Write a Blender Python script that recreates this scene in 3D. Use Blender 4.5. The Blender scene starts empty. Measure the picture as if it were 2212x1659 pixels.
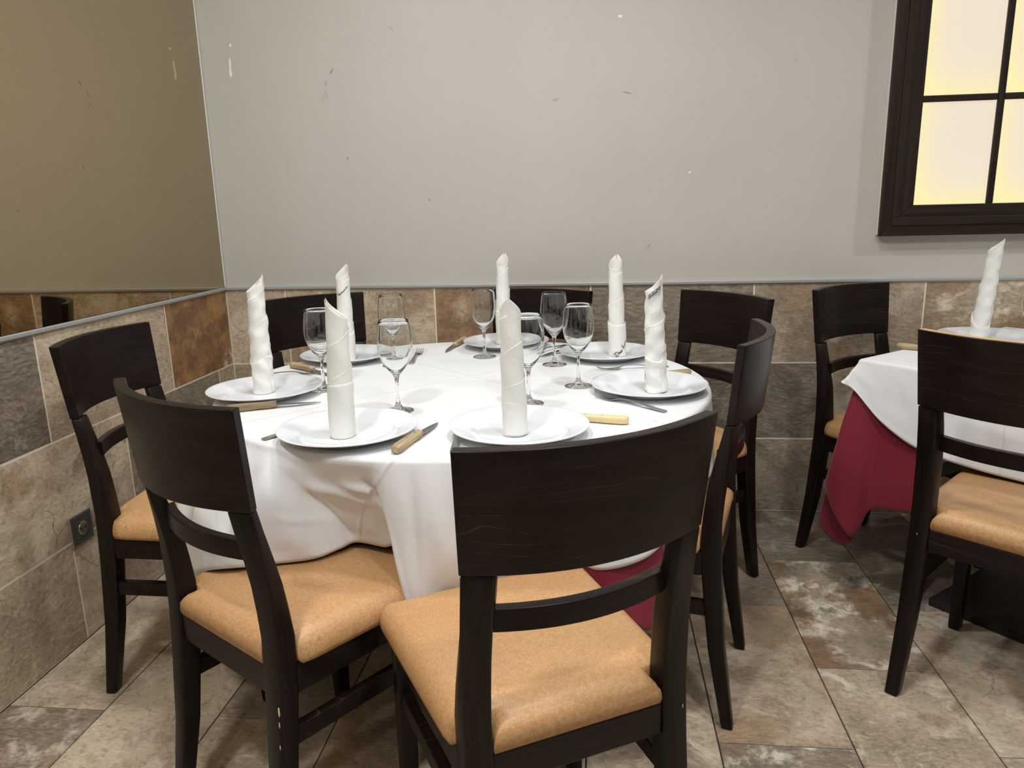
import bpy, bmesh, math, random
import numpy as np
from mathutils import Vector, Matrix
C = bpy.context.scene.collection
rad = math.radians
random.seed(7)
scn = bpy.context.scene

# ------------------------------------------------------------------ camera, world, lights, exposure
cam_d = bpy.data.cameras.new('camera'); cam = bpy.data.objects.new('camera', cam_d); C.objects.link(cam)
cam_d.sensor_width = 36.0; cam_d.lens = 1624.12 / 2212 * 36.0; cam_d.clip_start = 0.02
cam.location = (1.49987, -2.92964, 1.21693)
cam.rotation_euler = (rad(76.77365), rad(1.38417), rad(6.15799))
scn.camera = cam

w = bpy.data.worlds.new('world'); scn.world = w; w.use_nodes = True
w.node_tree.nodes['Background'].inputs[0].default_value = (0.9, 0.95, 1.0, 1)
w.node_tree.nodes['Background'].inputs[1].default_value = 0.05
vs = scn.view_settings
vs.view_transform = 'Standard'; vs.look = 'None'; vs.exposure = 0.14; vs.gamma = 1.0; vs.use_curve_mapping = False
scn.cycles.max_bounces = 12; scn.cycles.transmission_bounces = 10; scn.cycles.glossy_bounces = 6
scn.cycles.transparent_max_bounces = 12; scn.cycles.sample_clamp_indirect = 6.0
scn.cycles.use_denoising = True

CEIL = 2.75
LAMPS = [(0.85, -1.15, 13), (1.75, -1.6, 15), (4.1, -1.25, 17), (0.8, -2.8, 24), (2.2, -3.0, 18), (3.5, -3.4, 9), (1.2, -4.4, 10), (3.0, -4.5, 7)]
def area(name, loc, power, size, col):
    d = bpy.data.lights.new(name, 'AREA'); d.shape = 'DISK'; d.size = size; d.energy = power; d.color = col
    o = bpy.data.objects.new(name, d); C.objects.link(o); o.location = loc
    return o
for x, y, p in LAMPS:
    area('downlight_lamp', (x, y, CEIL - 0.03), p, 0.20, (0.985, 0.99, 1.0))

# ------------------------------------------------------------------ helpers
def obj(name, bm, mat=None, parent=None, smooth=False, bevel=0, seg=2, subsurf=0):
    if isinstance(bm, bmesh.types.BMesh):
        me = bpy.data.meshes.new(name); bm.to_mesh(me); bm.free()
    else:
        me = bm
    o = bpy.data.objects.new(name, me); C.objects.link(o)
    if mat: me.materials.append(mat)
    if parent: o.parent = parent
    if smooth:
        me.polygons.foreach_set('use_smooth', [True] * len(me.polygons))
    if bevel:
        m = o.modifiers.new('bevel', 'BEVEL'); m.width = bevel; m.segments = seg; m.limit_method = 'ANGLE'; m.angle_limit = rad(40)
    if subsurf:
        m = o.modifiers.new('sub', 'SUBSURF'); m.levels = subsurf; m.render_levels = subsurf
    return o
def thing(name, label, cat, loc=(0, 0, 0), rz=0, group=None):
    o = bpy.data.objects.new(name, None); C.objects.link(o); o.empty_display_size = 0.05
    o.location = loc; o.rotation_euler = (0, 0, rz)
    tag(o, label, cat, group); return o
def tag(o, label, cat, group=None):
    o['label'] = label; o['category'] = cat
    if group: o['group'] = group
    return o
def struct(o):
    o['kind'] = 'structure'; return o
def dup(o, parent=None):
    c = o.copy(); C.objects.link(c)
    if parent: c.parent = parent
    for ch in o.children: dup(ch, c)
    return c
def box(bm, x0, x1, y0, y1, z0, z1):
    v = [bm.verts.new(p) for p in ((x0,y0,z0),(x1,y0,z0),(x1,y1,z0),(x0,y1,z0),(x0,y0,z1),(x1,y0,z1),(x1,y1,z1),(x0,y1,z1))]
    for f in ((3,2,1,0),(4,5,6,7),(0,1,5,4),(1,2,6,5),(2,3,7,6),(3,0,4,7)): bm.faces.new([v[i] for i in f])
def loft(bm, rings, cap=True):
    R = [[bm.verts.new(p) for p in r] for r in rings]
    n = len(R[0])
    for a, b in zip(R, R[1:]):
        for i in range(n): bm.faces.new((a[i], a[(i+1) % n], b[(i+1) % n], b[i]))
    if cap:
        bm.faces.new(R[0][::-1]); bm.faces.new(R[-1])
    return R
def lathe(bm, prof, n=48, closed=False):
    rings = []
    for r, z in prof:
        if r < 1e-6: rings.append([bm.verts.new((0, 0, z))])
        else: rings.append([bm.verts.new((r*math.cos(2*math.pi*i/n), r*math.sin(2*math.pi*i/n), z)) for i in range(n)])
    pairs = list(zip(rings, rings[1:]))
    if closed: pairs.append((rings[-1], rings[0]))
    for a, b in pairs:
        for i in range(n):
            j = (i+1) % n
            if len(a) == 1 and len(b) == 1: continue
            if len(a) == 1: bm.faces.new((a[0], b[j], b[i]))
            elif len(b) == 1: bm.faces.new((a[i], a[j], b[0]))
            else: bm.faces.new((a[i], a[j], b[j], b[i]))
    bmesh.ops.recalc_face_normals(bm, faces=bm.faces)
def srgb(r, g, b):
    f = lambda c: ((c/255+0.055)/1.055)**2.4 if c > 10 else c/255/12.92
    return (f(r), f(g), f(b), 1)

# ------------------------------------------------------------------ material helpers
class NT:
    def __init__(s, name):
        s.m = bpy.data.materials.new(name); s.m.use_nodes = True; s.t = s.m.node_tree
        s.b = s.t.nodes['Principled BSDF']; s.out = s.t.nodes['Material Output']
    def n(s, typ, **kw):
        nd = s.t.nodes.new(typ)
        for k, v in kw.items():
            if k.startswith('i_'):
                key = k[2:]; key = int(key) if key.isdigit() else key
                s.set(nd.inputs[key], v)
            else: setattr(nd, k, v)
        return nd
    def set(s, sock, v):
        if isinstance(v, bpy.types.NodeSocket): s.t.links.new(v, sock)
        elif v is not None: sock.default_value = v
    def P(s, key, v): s.set(s.b.inputs[key], v)
    def math(s, op, a, b=None, c=None, clamp=False):
        nd = s.n('ShaderNodeMath', operation=op, use_clamp=clamp); s.set(nd.inputs[0], a)
        if b is not None: s.set(nd.inputs[1], b)
        if c is not None: s.set(nd.inputs[2], c)
        return nd.outputs[0]
    def vmath(s, op, a, b=None):
        nd = s.n('ShaderNodeVectorMath', operation=op); s.set(nd.inputs[0], a)
        if b is not None: s.set(nd.inputs[1], b)
        return nd.outputs[0]
    def mix(s, fac, a, b, blend='MIX'):
        nd = s.n('ShaderNodeMix', data_type='RGBA', blend_type=blend); s.set(nd.inputs[0], fac); s.set(nd.inputs[6], a); s.set(nd.inputs[7], b)
        return nd.outputs[2]
    def noise(s, vec, scale, detail=4, rough=0.55, dist=0.0):
        nd = s.n('ShaderNodeTexNoise'); s.set(nd.inputs['Vector'], vec); nd.inputs['Scale'].default_value = scale
        nd.inputs['Detail'].default_value = detail; nd.inputs['Roughness'].default_value = rough; nd.inputs['Distortion'].default_value = dist
        return nd.outputs['Fac']
    def step(s, x, lo, hi):
        nd = s.n('ShaderNodeMapRange', interpolation_type='SMOOTHSTEP', clamp=True); s.set(nd.inputs[0], x); nd.inputs[1].default_value = lo; nd.inputs[2].default_value = hi
        return nd.outputs[0]
    def bump(s, h, strength, dist):
        nd = s.n('ShaderNodeBump'); s.set(nd.inputs['Height'], h); nd.inputs['Strength'].default_value = strength; nd.inputs['Distance'].default_value = dist
        s.t.links.new(nd.outputs[0], s.b.inputs['Normal']); return nd
    def coord(s, kind='Object'): return s.n('ShaderNodeTexCoord').outputs[kind]
    def mapping(s, vec, scale=(1,1,1), rot=(0,0,0), loc=(0,0,0)):
        nd = s.n('ShaderNodeMapping'); s.set(nd.inputs[0], vec); nd.inputs['Location'].default_value = loc; nd.inputs['Rotation'].default_value = rot; nd.inputs['Scale'].default_value = scale
        return nd.outputs[0]
def plain(name, col, rough=0.5, metal=0.0, **kw):
    t = NT(name); t.P('Base Color', col); t.P('Roughness', rough); t.P('Metallic', metal)
    for k, v in kw.items(): t.P(k.replace('_', ' '), v)
    return t.m

# slate tile: object colour drives the look of the stone (r = dark share, g = rust, b = pale veins)
def tile_mat(name, rough, gain):
    t = NT(name)
    info = t.n('ShaderNodeObjectInfo'); sep = t.n('ShaderNodeSeparateColor'); t.set(sep.inputs[0], info.outputs['Color'])
    dk, ru, ve = sep.outputs[0], sep.outputs[1], sep.outputs[2]
    off = t.vmath('MULTIPLY', t.n('ShaderNodeCombineXYZ', i_0=info.outputs['Random'], i_1=info.outputs['Random'], i_2=info.outputs['Random']).outputs[0], (37.0, 91.0, 53.0))
    co = t.vmath('ADD', t.coord(), off)
    warp = t.n('ShaderNodeTexNoise'); t.set(warp.inputs['Vector'], co); warp.inputs['Scale'].default_value = 3.0; warp.inputs['Detail'].default_value = 5
    cw = t.vmath('ADD', co, t.vmath('MULTIPLY', t.vmath('SUBTRACT', warp.outputs['Color'], (0.5, 0.5, 0.5)), (0.16, 0.16, 0.16)))
    n1 = t.noise(cw, 3.2, 9, 0.62); n2 = t.noise(cw, 9.0, 10, 0.7); n3 = t.noise(co, 70.0, 6, 0.7)
    st = t.noise(t.mapping(cw, (9, 40, 40), (0, 0, 0.5)), 3.0, 8, 0.7)
    g = lambda r, gg, b: tuple(c*gain*k for c, k in zip(srgb(r, gg, b)[:3], (1.04, 1.0, 0.92))) + (1,)
    base = t.mix(t.step(n1, 0.36, 0.66), g(146, 134, 118), g(192, 179, 160))
    base = t.mix(t.math('MULTIPLY', t.step(n2, 0.48, 0.7), 0.45), base, g(120, 104, 86))
    base = t.mix(t.math('MULTIPLY', t.step(st, 0.5, 0.68), 0.35), base, g(214, 202, 184))
    base = t.mix(t.math('MULTIPLY', t.step(n3, 0.47, 0.66), 0.42), base, g(92, 80, 68))
    n4 = t.noise(t.mapping(cw, (60, 150, 150), (0, 0, 0.5)), 1.0, 5, 0.7)
    base = t.mix(t.math('MULTIPLY', t.step(n4, 0.52, 0.66), 0.35), base, g(222, 210, 190))
    d = t.math('MULTIPLY', t.step(t.math('ADD', n1, t.math('MULTIPLY', t.math('SUBTRACT', dk, 0.5), 0.5)), 0.42, 0.58), t.math('MULTIPLY', dk, 1.0, clamp=True))
    base = t.mix(t.math('MULTIPLY', d, 0.85), base, t.mix(t.step(st, 0.35, 0.7), g(78, 71, 64), g(132, 124, 114)))
    rn = t.noise(cw, 2.1, 8, 0.68, 0.4)
    rm = t.math('MULTIPLY', t.step(t.math('ADD', rn, t.math('MULTIPLY', ru, 0.24)), 0.58, 0.66), ru)
    base = t.mix(t.math('MULTIPLY', rm, 0.88), base, t.mix(t.step(n2, 0.38, 0.66), g(90, 57, 27), g(156, 117, 72)))
    # pale crust at the rim of the rusty patches
    band = t.math('MULTIPLY', t.step(t.math('ADD', rn, t.math('MULTIPLY', ru, 0.24)), 0.55, 0.60), t.math('SUBTRACT', 1.0, t.step(t.math('ADD', rn, t.math('MULTIPLY', ru, 0.24)), 0.60, 0.68)))
    base = t.mix(t.math('MULTIPLY', t.math('MULTIPLY', band, t.step(n2, 0.45, 0.60)), t.math('MULTIPLY', ve, 0.85)), base, g(226, 220, 208))
    # hairline cracks
    vo = t.n('ShaderNodeTexVoronoi', feature='DISTANCE_TO_EDGE'); t.set(vo.inputs['Vector'], t.vmath('ADD', co, t.vmath('MULTIPLY', t.vmath('SUBTRACT', warp.outputs['Color'], (0.5, 0.5, 0.5)), (0.7, 0.7, 0.7)))); vo.inputs['Scale'].default_value = 3.0
    crack = t.math('MULTIPLY', t.math('SUBTRACT', 1.0, t.step(vo.outputs['Distance'], 0.0, 0.018)), t.step(n1, 0.55, 0.64))
    base = t.mix(t.math('MULTIPLY', crack, 0.38), base, g(92, 74, 56))
    t.P('Base Color', base); t.P('Roughness', t.math('ADD', rough, t.math('MULTIPLY', n2, 0.2)))
    h = t.math('ADD', t.math('ADD', t.math('MULTIPLY', n2, 1.2), t.math('MULTIPLY', n3, 0.35)), t.math('ADD', t.math('MULTIPLY', st, 0.5), t.math('MULTIPLY', crack, -0.5)))
    t.bump(h, 0.5, 0.006)
    return t.m
M_WTILE = tile_mat('wall_tile_stone', 0.38, 1.34)
M_FTILE = tile_mat('floor_tile_stone', 0.40, 1.18)
M_WGROUT = plain('pale_grout', srgb(236, 226, 206), 0.9)
M_FGROUT = plain('dark_grout', srgb(58, 46, 34), 0.9)

def wall_paint():
    t = NT('grey_wall_paint'); co = t.coord()
    base = t.mix(t.step(t.noise(co, 1.6, 3), 0.3, 0.7), srgb(195, 191, 181), srgb(200, 195, 186))
    def mark(base, x, z, sx, sz, ang, col, amt, lo=0.40):
        v = t.mapping(t.vmath('SUBTRACT', co, (x, 0, z)), (1, 1, 1), (0, -ang, 0))
        v = t.vmath('MULTIPLY', v, (1/sx, 0.0, 1/sz))
        ln = t.n('ShaderNodeVectorMath', operation='LENGTH'); t.set(ln.inputs[0], v)
        nz = t.noise(co, 180.0, 3, 0.6)
        f = t.math('SUBTRACT', 1.0, t.step(t.math('ADD', ln.outputs['Value'], t.math('MULTIPLY', t.math('SUBTRACT', nz, 0.5), 1.6)), 0.75, 1.0))
        return t.mix(t.math('MULTIPLY', f, amt), base, col)
    W_ = srgb(245, 245, 242); D_ = srgb(135, 130, 124); D2 = srgb(168, 164, 158)
    for a in ((.125,1.839,.005,.007,.4,W_,1),(.1165,1.765,.0045,.035,.05,W_,1),(.1155,1.742,.006,.016,.0,W_,1),(1.587,1.871,.008,.005,0,W_,1),(1.846,1.327,.005,.004,0,W_,.9),
              (.512,1.731,.003,.014,.6,D_,.8),(.487,1.689,.002,.011,.35,D_,.8),(.477,1.645,.002,.03,.4,D2,.7),(.487,1.645,.002,.022,-.2,D2,.7),(1.615,1.612,.02,.003,.25,D_,.7),(1.354,1.598,.013,.004,-.3,D2,.8),
              (.551,1.416,.003,.008,.2,D_,.8),(.31,1.38,.0015,.05,.05,D2,.6),(.864,1.252,.006,.004,.5,D_,.6),(1.7,1.06,.004,.012,.9,D2,.8),(.75,1.87,.003,.01,-.6,D2,.6),(2.2,1.7,.004,.01,.4,D2,.5)):
        base = mark(base, *a)
    t.P('Base Color', base); t.P('Roughness', 0.55)
    t.bump(t.noise(co, 260, 3), 0.12, 0.002)
    return t.m
M_PAINT = wall_paint()
M_PLASTER = plain('plain_plaster', srgb(150, 144, 135), 0.8)
M_CEIL = plain('white_ceiling_paint', srgb(222, 220, 214), 0.9)
M_TRIM = plain('brushed_grey_trim', srgb(176, 177, 177), 0.4, 0.2)

def wood_mat(name, dark, light, rough, axis_scale=(1.5, 40, 40), streak=0.5, hi=1.9):
    t = NT(name); co = t.coord()
    info = t.n('ShaderNodeObjectInfo')
    off = t.vmath('MULTIPLY', t.n('ShaderNodeCombineXYZ', i_0=info.outputs['Random'], i_1=info.outputs['Random'], i_2=info.outputs['Random']).outputs[0], (13.0, 7.0, 29.0))
    co = t.vmath('ADD', co, off)
    v = t.mapping(co, axis_scale)
    wv = t.noise(v, 1.0, 5, 0.6, 0.6)
    sp = t.n('ShaderNodeSeparateXYZ'); t.set(sp.inputs[0], co)
    across = sp.outputs[2] if axis_scale[0] < axis_scale[2] else t.math('ADD', sp.outputs[0], sp.outputs[1])
    v2 = t.mapping(co, tuple(1.6 if a_ < 10 else 5.0 for a_ in axis_scale))
    rings = t.math('FRACT', t.math('ADD', t.math('MULTIPLY', across, 70.0), t.math('MULTIPLY', t.noise(v2, 1.0, 4, 0.5, 0.0), 9.0)))
    line = t.math('MULTIPLY', t.math('SUBTRACT', 1.0, t.step(rings, 0.0, 0.09)), t.math('MULTIPLY', t.step(wv, 0.35, 0.6), t.step(t.noise(t.mapping(co, tuple(2.0 if a_ < 10 else 14.0 for a_ in axis_scale)), 1.0, 2, 0.5), 0.38, 0.62)))
    base = t.mix(t.step(wv, 0.3, 0.75), dark, tuple(min(d*hi, 0.75) for d in dark[:3]) + (1,))
    base = t.mix(t.math('MULTIPLY', line, streak), base, light)
    t.P('Base Color', base); t.P('Roughness', t.math('ADD', rough, t.math('MULTIPLY', wv, 0.12)))
    t.P('Specular IOR Level', 0.21)
    t.bump(t.math('ADD', wv, t.math('MULTIPLY', line, 0.6)), 0.12, 0.002)
    return t.m
M_WOOD = wood_mat('dark_wenge_stain', (0.0078, 0.0044, 0.0038, 1), (0.080, 0.055, 0.042, 1), 0.27, (0.9, 34, 34), 0.55)
M_WOODV = wood_mat('dark_wenge_stain_upright', (0.0070, 0.0042, 0.0037, 1), (0.06, 0.043, 0.034, 1), 0.30, (40, 40, 1.5), 0.35)
M_FRAMEH = wood_mat('dark_frame_wood_across', (0.017, 0.0110, 0.0078, 1), (0.060, 0.040, 0.028, 1), 0.42, (1.5, 40, 60), 0.4)
M_FRAMEV = wood_mat('dark_frame_wood_upright', (0.017, 0.0110, 0.0078, 1), (0.060, 0.040, 0.028, 1), 0.42, (60, 40, 1.5), 0.4)
M_BARE = plain('bare_worn_wood', srgb(198, 160, 118), 0.5)

def vinyl():
    t = NT('tan_vinyl'); co = t.coord()
    a = t.noise(t.mapping(co, (700, 110, 110)), 1.0, 3, 0.6); b = t.noise(t.mapping(co, (110, 700, 110)), 1.0, 3, 0.6)
    wv = t.math('ADD', a, b)
    base = t.mix(t.step(wv, 0.75, 1.25), srgb(183, 138, 91), srgb(207, 165, 117))
    base = t.mix(t.step(t.noise(co, 4, 4), 0.35, 0.75), base, t.mix(0.25, base, srgb(170, 116, 70)))
    st = t.math('SUBTRACT', 1.0, t.step(t.noise(co, 26, 4, 0.5), 0.26, 0.31))
    base = t.mix(t.math('MULTIPLY', st, 0.35), base, srgb(120, 78, 45))
    t.P('Base Color', base); t.P('Roughness', 0.42); t.bump(wv, 0.10, 0.0015)
    return t.m
M_VINYL = vinyl()

def cloth(name, col, creases=(), wrinkle=0.15):
    t = NT(name)
    uv = t.n('ShaderNodeUVMap'); uv.uv_map = 'cloth'
    sp = t.n('ShaderNodeSeparateXYZ'); t.set(sp.inputs[0], uv.outputs[0])
    h = t.math('MULTIPLY', t.noise(t.mapping(uv.outputs[0], (5, 5, 5)), 1.2, 4, 0.5, 0.5), wrinkle)
    for ax, c in creases:
        d = t.math('ABSOLUTE', t.math('SUBTRACT', sp.outputs[ax], c))
        h = t.math('ADD', h, t.math('MULTIPLY', t.math('SUBTRACT', 1.0, t.step(d, 0.0, 0.008)), 0.060))
    t.P('Base Color', col); t.P('Roughness', 0.75); t.P('Sheen Weight', 0.08)
    t.bump(h, 0.35, 0.10)
    return t.m
M_WHITE = cloth('white_table_linen', srgb(229, 230, 230), ((0, 0.05), (1, 0.04), (0, 0.46), (1, -0.42), (0, -0.40), (1, 0.5)))
def red_mat():
    t = NT('burgundy_damask'); co = t.coord()
    br = t.n('ShaderNodeTexBrick'); t.set(br.inputs['Vector'], t.mapping(t.n('ShaderNodeUVMap', uv_map='cloth').outputs[0], (9, 9, 9)))
    br.inputs['Mortar Size'].default_value = 0.035; br.inputs['Mortar Smooth'].default_value = 0.3; br.offset = 0.35
    t.P('Base Color', t.mix(t.math('MULTIPLY', br.outputs['Fac'], 0.35), srgb(126, 16, 42), srgb(86, 8, 26)))
    t.P('Roughness', 0.62); t.P('Sheen Weight', 0.2)
    return t.m
M_RED = red_mat()
def linen():
    t = NT('folded_napkin_linen'); co = t.coord()
    t.P('Base Color', srgb(236, 236, 230)); t.P('Roughness', 0.8)
    t.P('Subsurface Weight', 0.0)
    t.bump(t.noise(t.mapping(co, (1, 1, 0.6)), 55, 4, 0.55, 0.8), 0.30, 0.006)
    return t.m
M_NAPKIN = linen()
M_CHINA = plain('white_glazed_china', srgb(228, 231, 234), 0.10, 0.0)
M_STEEL = plain('polished_steel', (0.42, 0.42, 0.42, 1), 0.20, 1.0)
M_BLADE = plain('blade_steel', (0.34, 0.34, 0.34, 1), 0.28, 1.0)
M_HANDLE = wood_mat('pale_handle_wood', (0.33, 0.255, 0.15, 1), (0.30, 0.20, 0.10, 1), 0.5, (8, 90, 90), 0.5)
M_HANDLE_CREAM = plain('cream_handle', srgb(226, 204, 152), 0.4)
M_HANDLE_WORN = wood_mat('weathered_handle_wood', (0.20, 0.145, 0.085, 1), (0.55, 0.45, 0.30, 1), 0.6, (10, 110, 110), 0.7)
M_RIVET = plain('dark_rivet', (0.03, 0.025, 0.02, 1), 0.4, 0.5)
M_BLACK = plain('black_powder_coat', (0.010, 0.010, 0.011, 1), 0.45)
M_SOCKET = plain('anthracite_plastic', srgb(80, 79, 76), 0.45)
M_ALU = plain('brushed_aluminium', (0.6, 0.59, 0.57, 1), 0.25, 0.9)
M_WHITEBOX = plain('white_box_side', srgb(232, 230, 225), 0.5)
M_THREAD = plain('dark_red_thread', srgb(92, 28, 40), 0.8)
M_GREYTAG = plain('grey_satin_tag', srgb(178, 180, 180), 0.6)
M_INK = plain('black_tag_print', srgb(38, 36, 42), 0.7)
M_CHIP = plain('chipped_pale_wood', srgb(205, 180, 150), 0.6)
def glass():
    t = NT('clear_wine_glass')
    g = t.n('ShaderNodeBsdfGlass'); g.inputs['IOR'].default_value = 1.48; g.inputs['Roughness'].default_value = 0.0; g.inputs['Color'].default_value = (0.985, 0.992, 0.99, 1)
    t.t.links.new(g.outputs[0], t.out.inputs[0]); return t.m
M_GLASS = glass()
def mirror():
    t = NT('bronze_tinted_mirror'); t.P('Base Color', (0.46, 0.385, 0.265, 1)); t.P('Metallic', 1.0); t.P('Roughness', 0.015); return t.m
M_MIRROR = mirror()
def lightpane():
    # frosted pane lit from behind by warm strips along its left and lower edge
    t = NT('backlit_frosted_pane'); gen = t.coord('Generated'); sp = t.n('ShaderNodeSeparateXYZ'); t.set(sp.inputs[0], gen)
    e = t.math('ADD', t.math('POWER', t.math('SUBTRACT', 1.0, sp.outputs[0], clamp=True), 5.0), t.math('MULTIPLY', t.math('POWER', t.math('SUBTRACT', 1.0, sp.outputs[2], clamp=True), 5.0), 0.9), clamp=True)
    col = t.mix(e, srgb(238, 222, 202), srgb(252, 240, 172))
    t.P('Base Color', (0.12, 0.12, 0.12, 1)); t.P('Roughness', 0.12)
    t.P('Emission Color', col); t.P('Emission Strength', 0.86)
    return t.m
M_PANE = lightpane()

# ------------------------------------------------------------------ room shell
def slab(name, x0, x1, y0, y1, z0, z1, mat):
    bm = bmesh.new(); box(bm, x0, x1, y0, y1, z0, z1); return struct(obj(name, bm, mat))
XR, YF = 5.4, -5.4
floor = slab('floor', -0.1, XR, YF, 0.1, -0.12, -0.0035, M_FGROUT)
ceiling = slab('ceiling', -0.1, XR, YF, 0.1, CEIL, CEIL + 0.1, M_CEIL)
wall_back = slab('wall_back', -0.1, XR, 0.004, 0.1, -0.0034, CEIL, M_PAINT)
wall_left = slab('wall_left', -0.1, -0.004, YF, 0.0039, -0.0034, CEIL, M_PLASTER)
wall_right = slab('wall_right', XR, XR + 0.1, YF, 0.1, -0.0034, CEIL, M_PLASTER)
wall_front = slab('wall_front', -0.1, XR, YF - 0.1, YF, -0.0034, CEIL, M_PLASTER)
bm = bmesh.new(); box(bm, 0.0, XR, 0.0005, 0.0045, 0, 0.915); obj('grout_bed', bm, M_WGROUT, wall_back)
bm = bmesh.new(); box(bm, -0.0045, -0.0005, YF, 0.0, 0, 0.915); obj('grout_bed', bm, M_WGROUT, wall_left)

ROW, GW = 0.305, 0.0044
def tile(parent, size, loc, mat, col, rot=None, th=0.009):
    sx, sy = size
    bm = bmesh.new(); b = 0.0011
    r0 = [(-sx/2, -sy/2, -th), (sx/2, -sy/2, -th), (sx/2, sy/2, -th), (-sx/2, sy/2, -th)]
    r1 = [(x, y, -b) for x, y, z in r0]
    r2 = [(x - math.copysign(b, x), y - math.copysign(b, y), 0) for x, y, z in r0]
    loft(bm, [r0, r1, r2])
    o = obj('tile', bm, mat, parent); o.location = loc
    if rot: o.rotation_euler = rot
    o.color = (*col, 1); return o
def rcol(dark=0.3, rust=0.25):
    return (min(1, max(0, random.gauss(dark, 0.22))), min(1, max(0, random.gauss(rust, 0.2))), random.uniform(0.2, 0.9))
# back wall: rows from the top down; joints at the photographed places
SB = {}
L = 0.615
for row in range(3):
    z1 = 0.915 - row*ROW; z0 = z1 - ROW
    js = [0.252 + L*k for k in range(-1, 9)] if row != 1 else [0.252 - L/2 + L*k for k in range(0, 9)]
    if row == 1: js = [0.2505] + [2.402 + L*k for k in range(-3, 6)]
    js = [0.0] + [j for j in js if 0.05 < j < XR - 0.05] + [XR]
    for k, (a, b) in enumerate(zip(js, js[1:])):
        c = {(0,0): (.15,.1,.3), (0,1): (.2,.45,.3), (0,2): (.55,.75,.25), (0,3): (.95,.3,.3), (0,4): (.6,.35,.3), (0,5): (.5,.5,.7),
             (1,3): (.95,.15,.3), (1,4): (.98,.1,.5), (1,5): (.5,.2,.4), (2,3): (.85,.3,.2), (2,4): (.8,.35,.2)}.get((row, k), rcol(0.45))
        tile(wall_back, (b - a - GW, ROW - GW), ((a+b)/2, 0.0, (z0+z1)/2), M_WTILE, c, (rad(90), 0, 0))
for row in range(3):
    z1 = 0.915 - row*ROW; z0 = z1 - ROW
    st = {0: -0.452, 1: -0.127, 2: -0.440}[row]
    js = [0.0] + [st - 0.632*k for k in range(9) if st - 0.632*k > YF + 0.05] + [YF]
    for k, (a, b) in enumerate(zip(js, js[1:])):
        c = {(0,0): (.3,1.0,1.0), (0,1): (.08,.15,.2), (0,2): (1.0,.3,.3), (1,0): (.15,.1,.3), (1,1): (.85,.1,.3), (1,2): (.2,.35,.4), (2,1): (.3,.25,.4), (2,2): (.15,.2,.4)}.get((row, k), rcol(0.25))
        tile(wall_left, (a - b - GW, ROW - GW), (0.0, (a+b)/2, (z0+z1)/2), M_WTILE, c, (rad(90), 0, rad(90)))
# floor; rear right tiles: dark slate, darkened further to imitate the weaker light there
xs = [0.001, 0.264, 0.566, 0.870, 1.175, 1.480, 1.784, 2.088, 2.395, 2.70, 3.005, 3.31, 3.615, 3.92]
for ci, (a, b) in enumerate(zip(xs, xs[1:])):
    st = -0.123 if ci % 2 == 0 else -0.441
    if ci == 0: st = -0.123
    js = [-0.001] + [st - 0.631*k for k in range(7)]
    for k, (p, q) in enumerate(zip(js, js[1:])):
        if p < -3.4: break
        c = {(7,1): (.55,.72,1.0), (6,2): (.35,.42,.3), (7,0): (.95,.15,.3), (6,1): (.75,.3,.3), (6,0): (.85,.15,.3), (8,0): (.9,.2,.2), (8,1): (.9,.15,.3), (8,2): (.05,.2,.4), (7,2): (.05,.38,.7), (6,3): (.8,.2,.9), (8,3): (.6,.3,.5), (5,1): (.5,.2,.3), (5,2): (.12,.12,.6), (5,0): (.8,.1,.2), (9,1): (.8,.1,.2), (9,2): (.3,.2,.3),
             (0,3): (.95,.3,.5), (1,2): (.25,.2,.3), (0,2): (.15,.2,.5), (2,2): (.75,.35,.3), (2,3): (.25,.15,.3), (3,3): (.15,.15,.3), (1,3): (.2,.15,.4)}.get((ci, k), rcol(0.3, 0.2))
        if p - q - 0.003 <= 0.02: continue
        tile(floor, (b - a - 0.0032, p - q - 0.0032), ((a+b)/2, (p+q)/2, 0.0), M_FTILE, c)
# grey metal capping on top of the tiles
bm = bmesh.new(); box(bm, 0.0, XR, -0.0085, 0.005, 0.9155, 0.929); struct(obj('trim_1', bm, M_TRIM, bevel=0.003))
bm = bmesh.new(); box(bm, -0.005, 0.0085, YF, -0.009, 0.9155, 0.929); struct(obj('trim_2', bm, M_TRIM, bevel=0.003))
bm = bmesh.new(); box(bm, -0.004, 0.006, -0.011, -0.001, 0.930, CEIL - 0.001); struct(obj('trim_3', bm, M_WHITEBOX, bevel=0.002))

# tinted mirror over the tiles of the left wall
mir = thing('wall_mirror', 'large bronze-tinted mirror covering the left wall above the tiles', 'mirror', (0, -2.2, 0.93))
bm = bmesh.new(); box(bm, -0.0035, 0.004, -2.19, 2.187, 0.0005, 1.815); obj('mirror_glass', bm, M_MIRROR, mir)
bm = bmesh.new(); box(bm, -0.0035, 0.0042, 2.1872, 2.1885, 0.0005, 1.815); obj('dark_edge', bm, M_BLACK, mir)
bm = bmesh.new(); box(bm, -0.0035, 0.0042, -2.19, 2.187, -0.0008, 0.0004); obj('dark_edge', bm, M_BLACK, mir)

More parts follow.
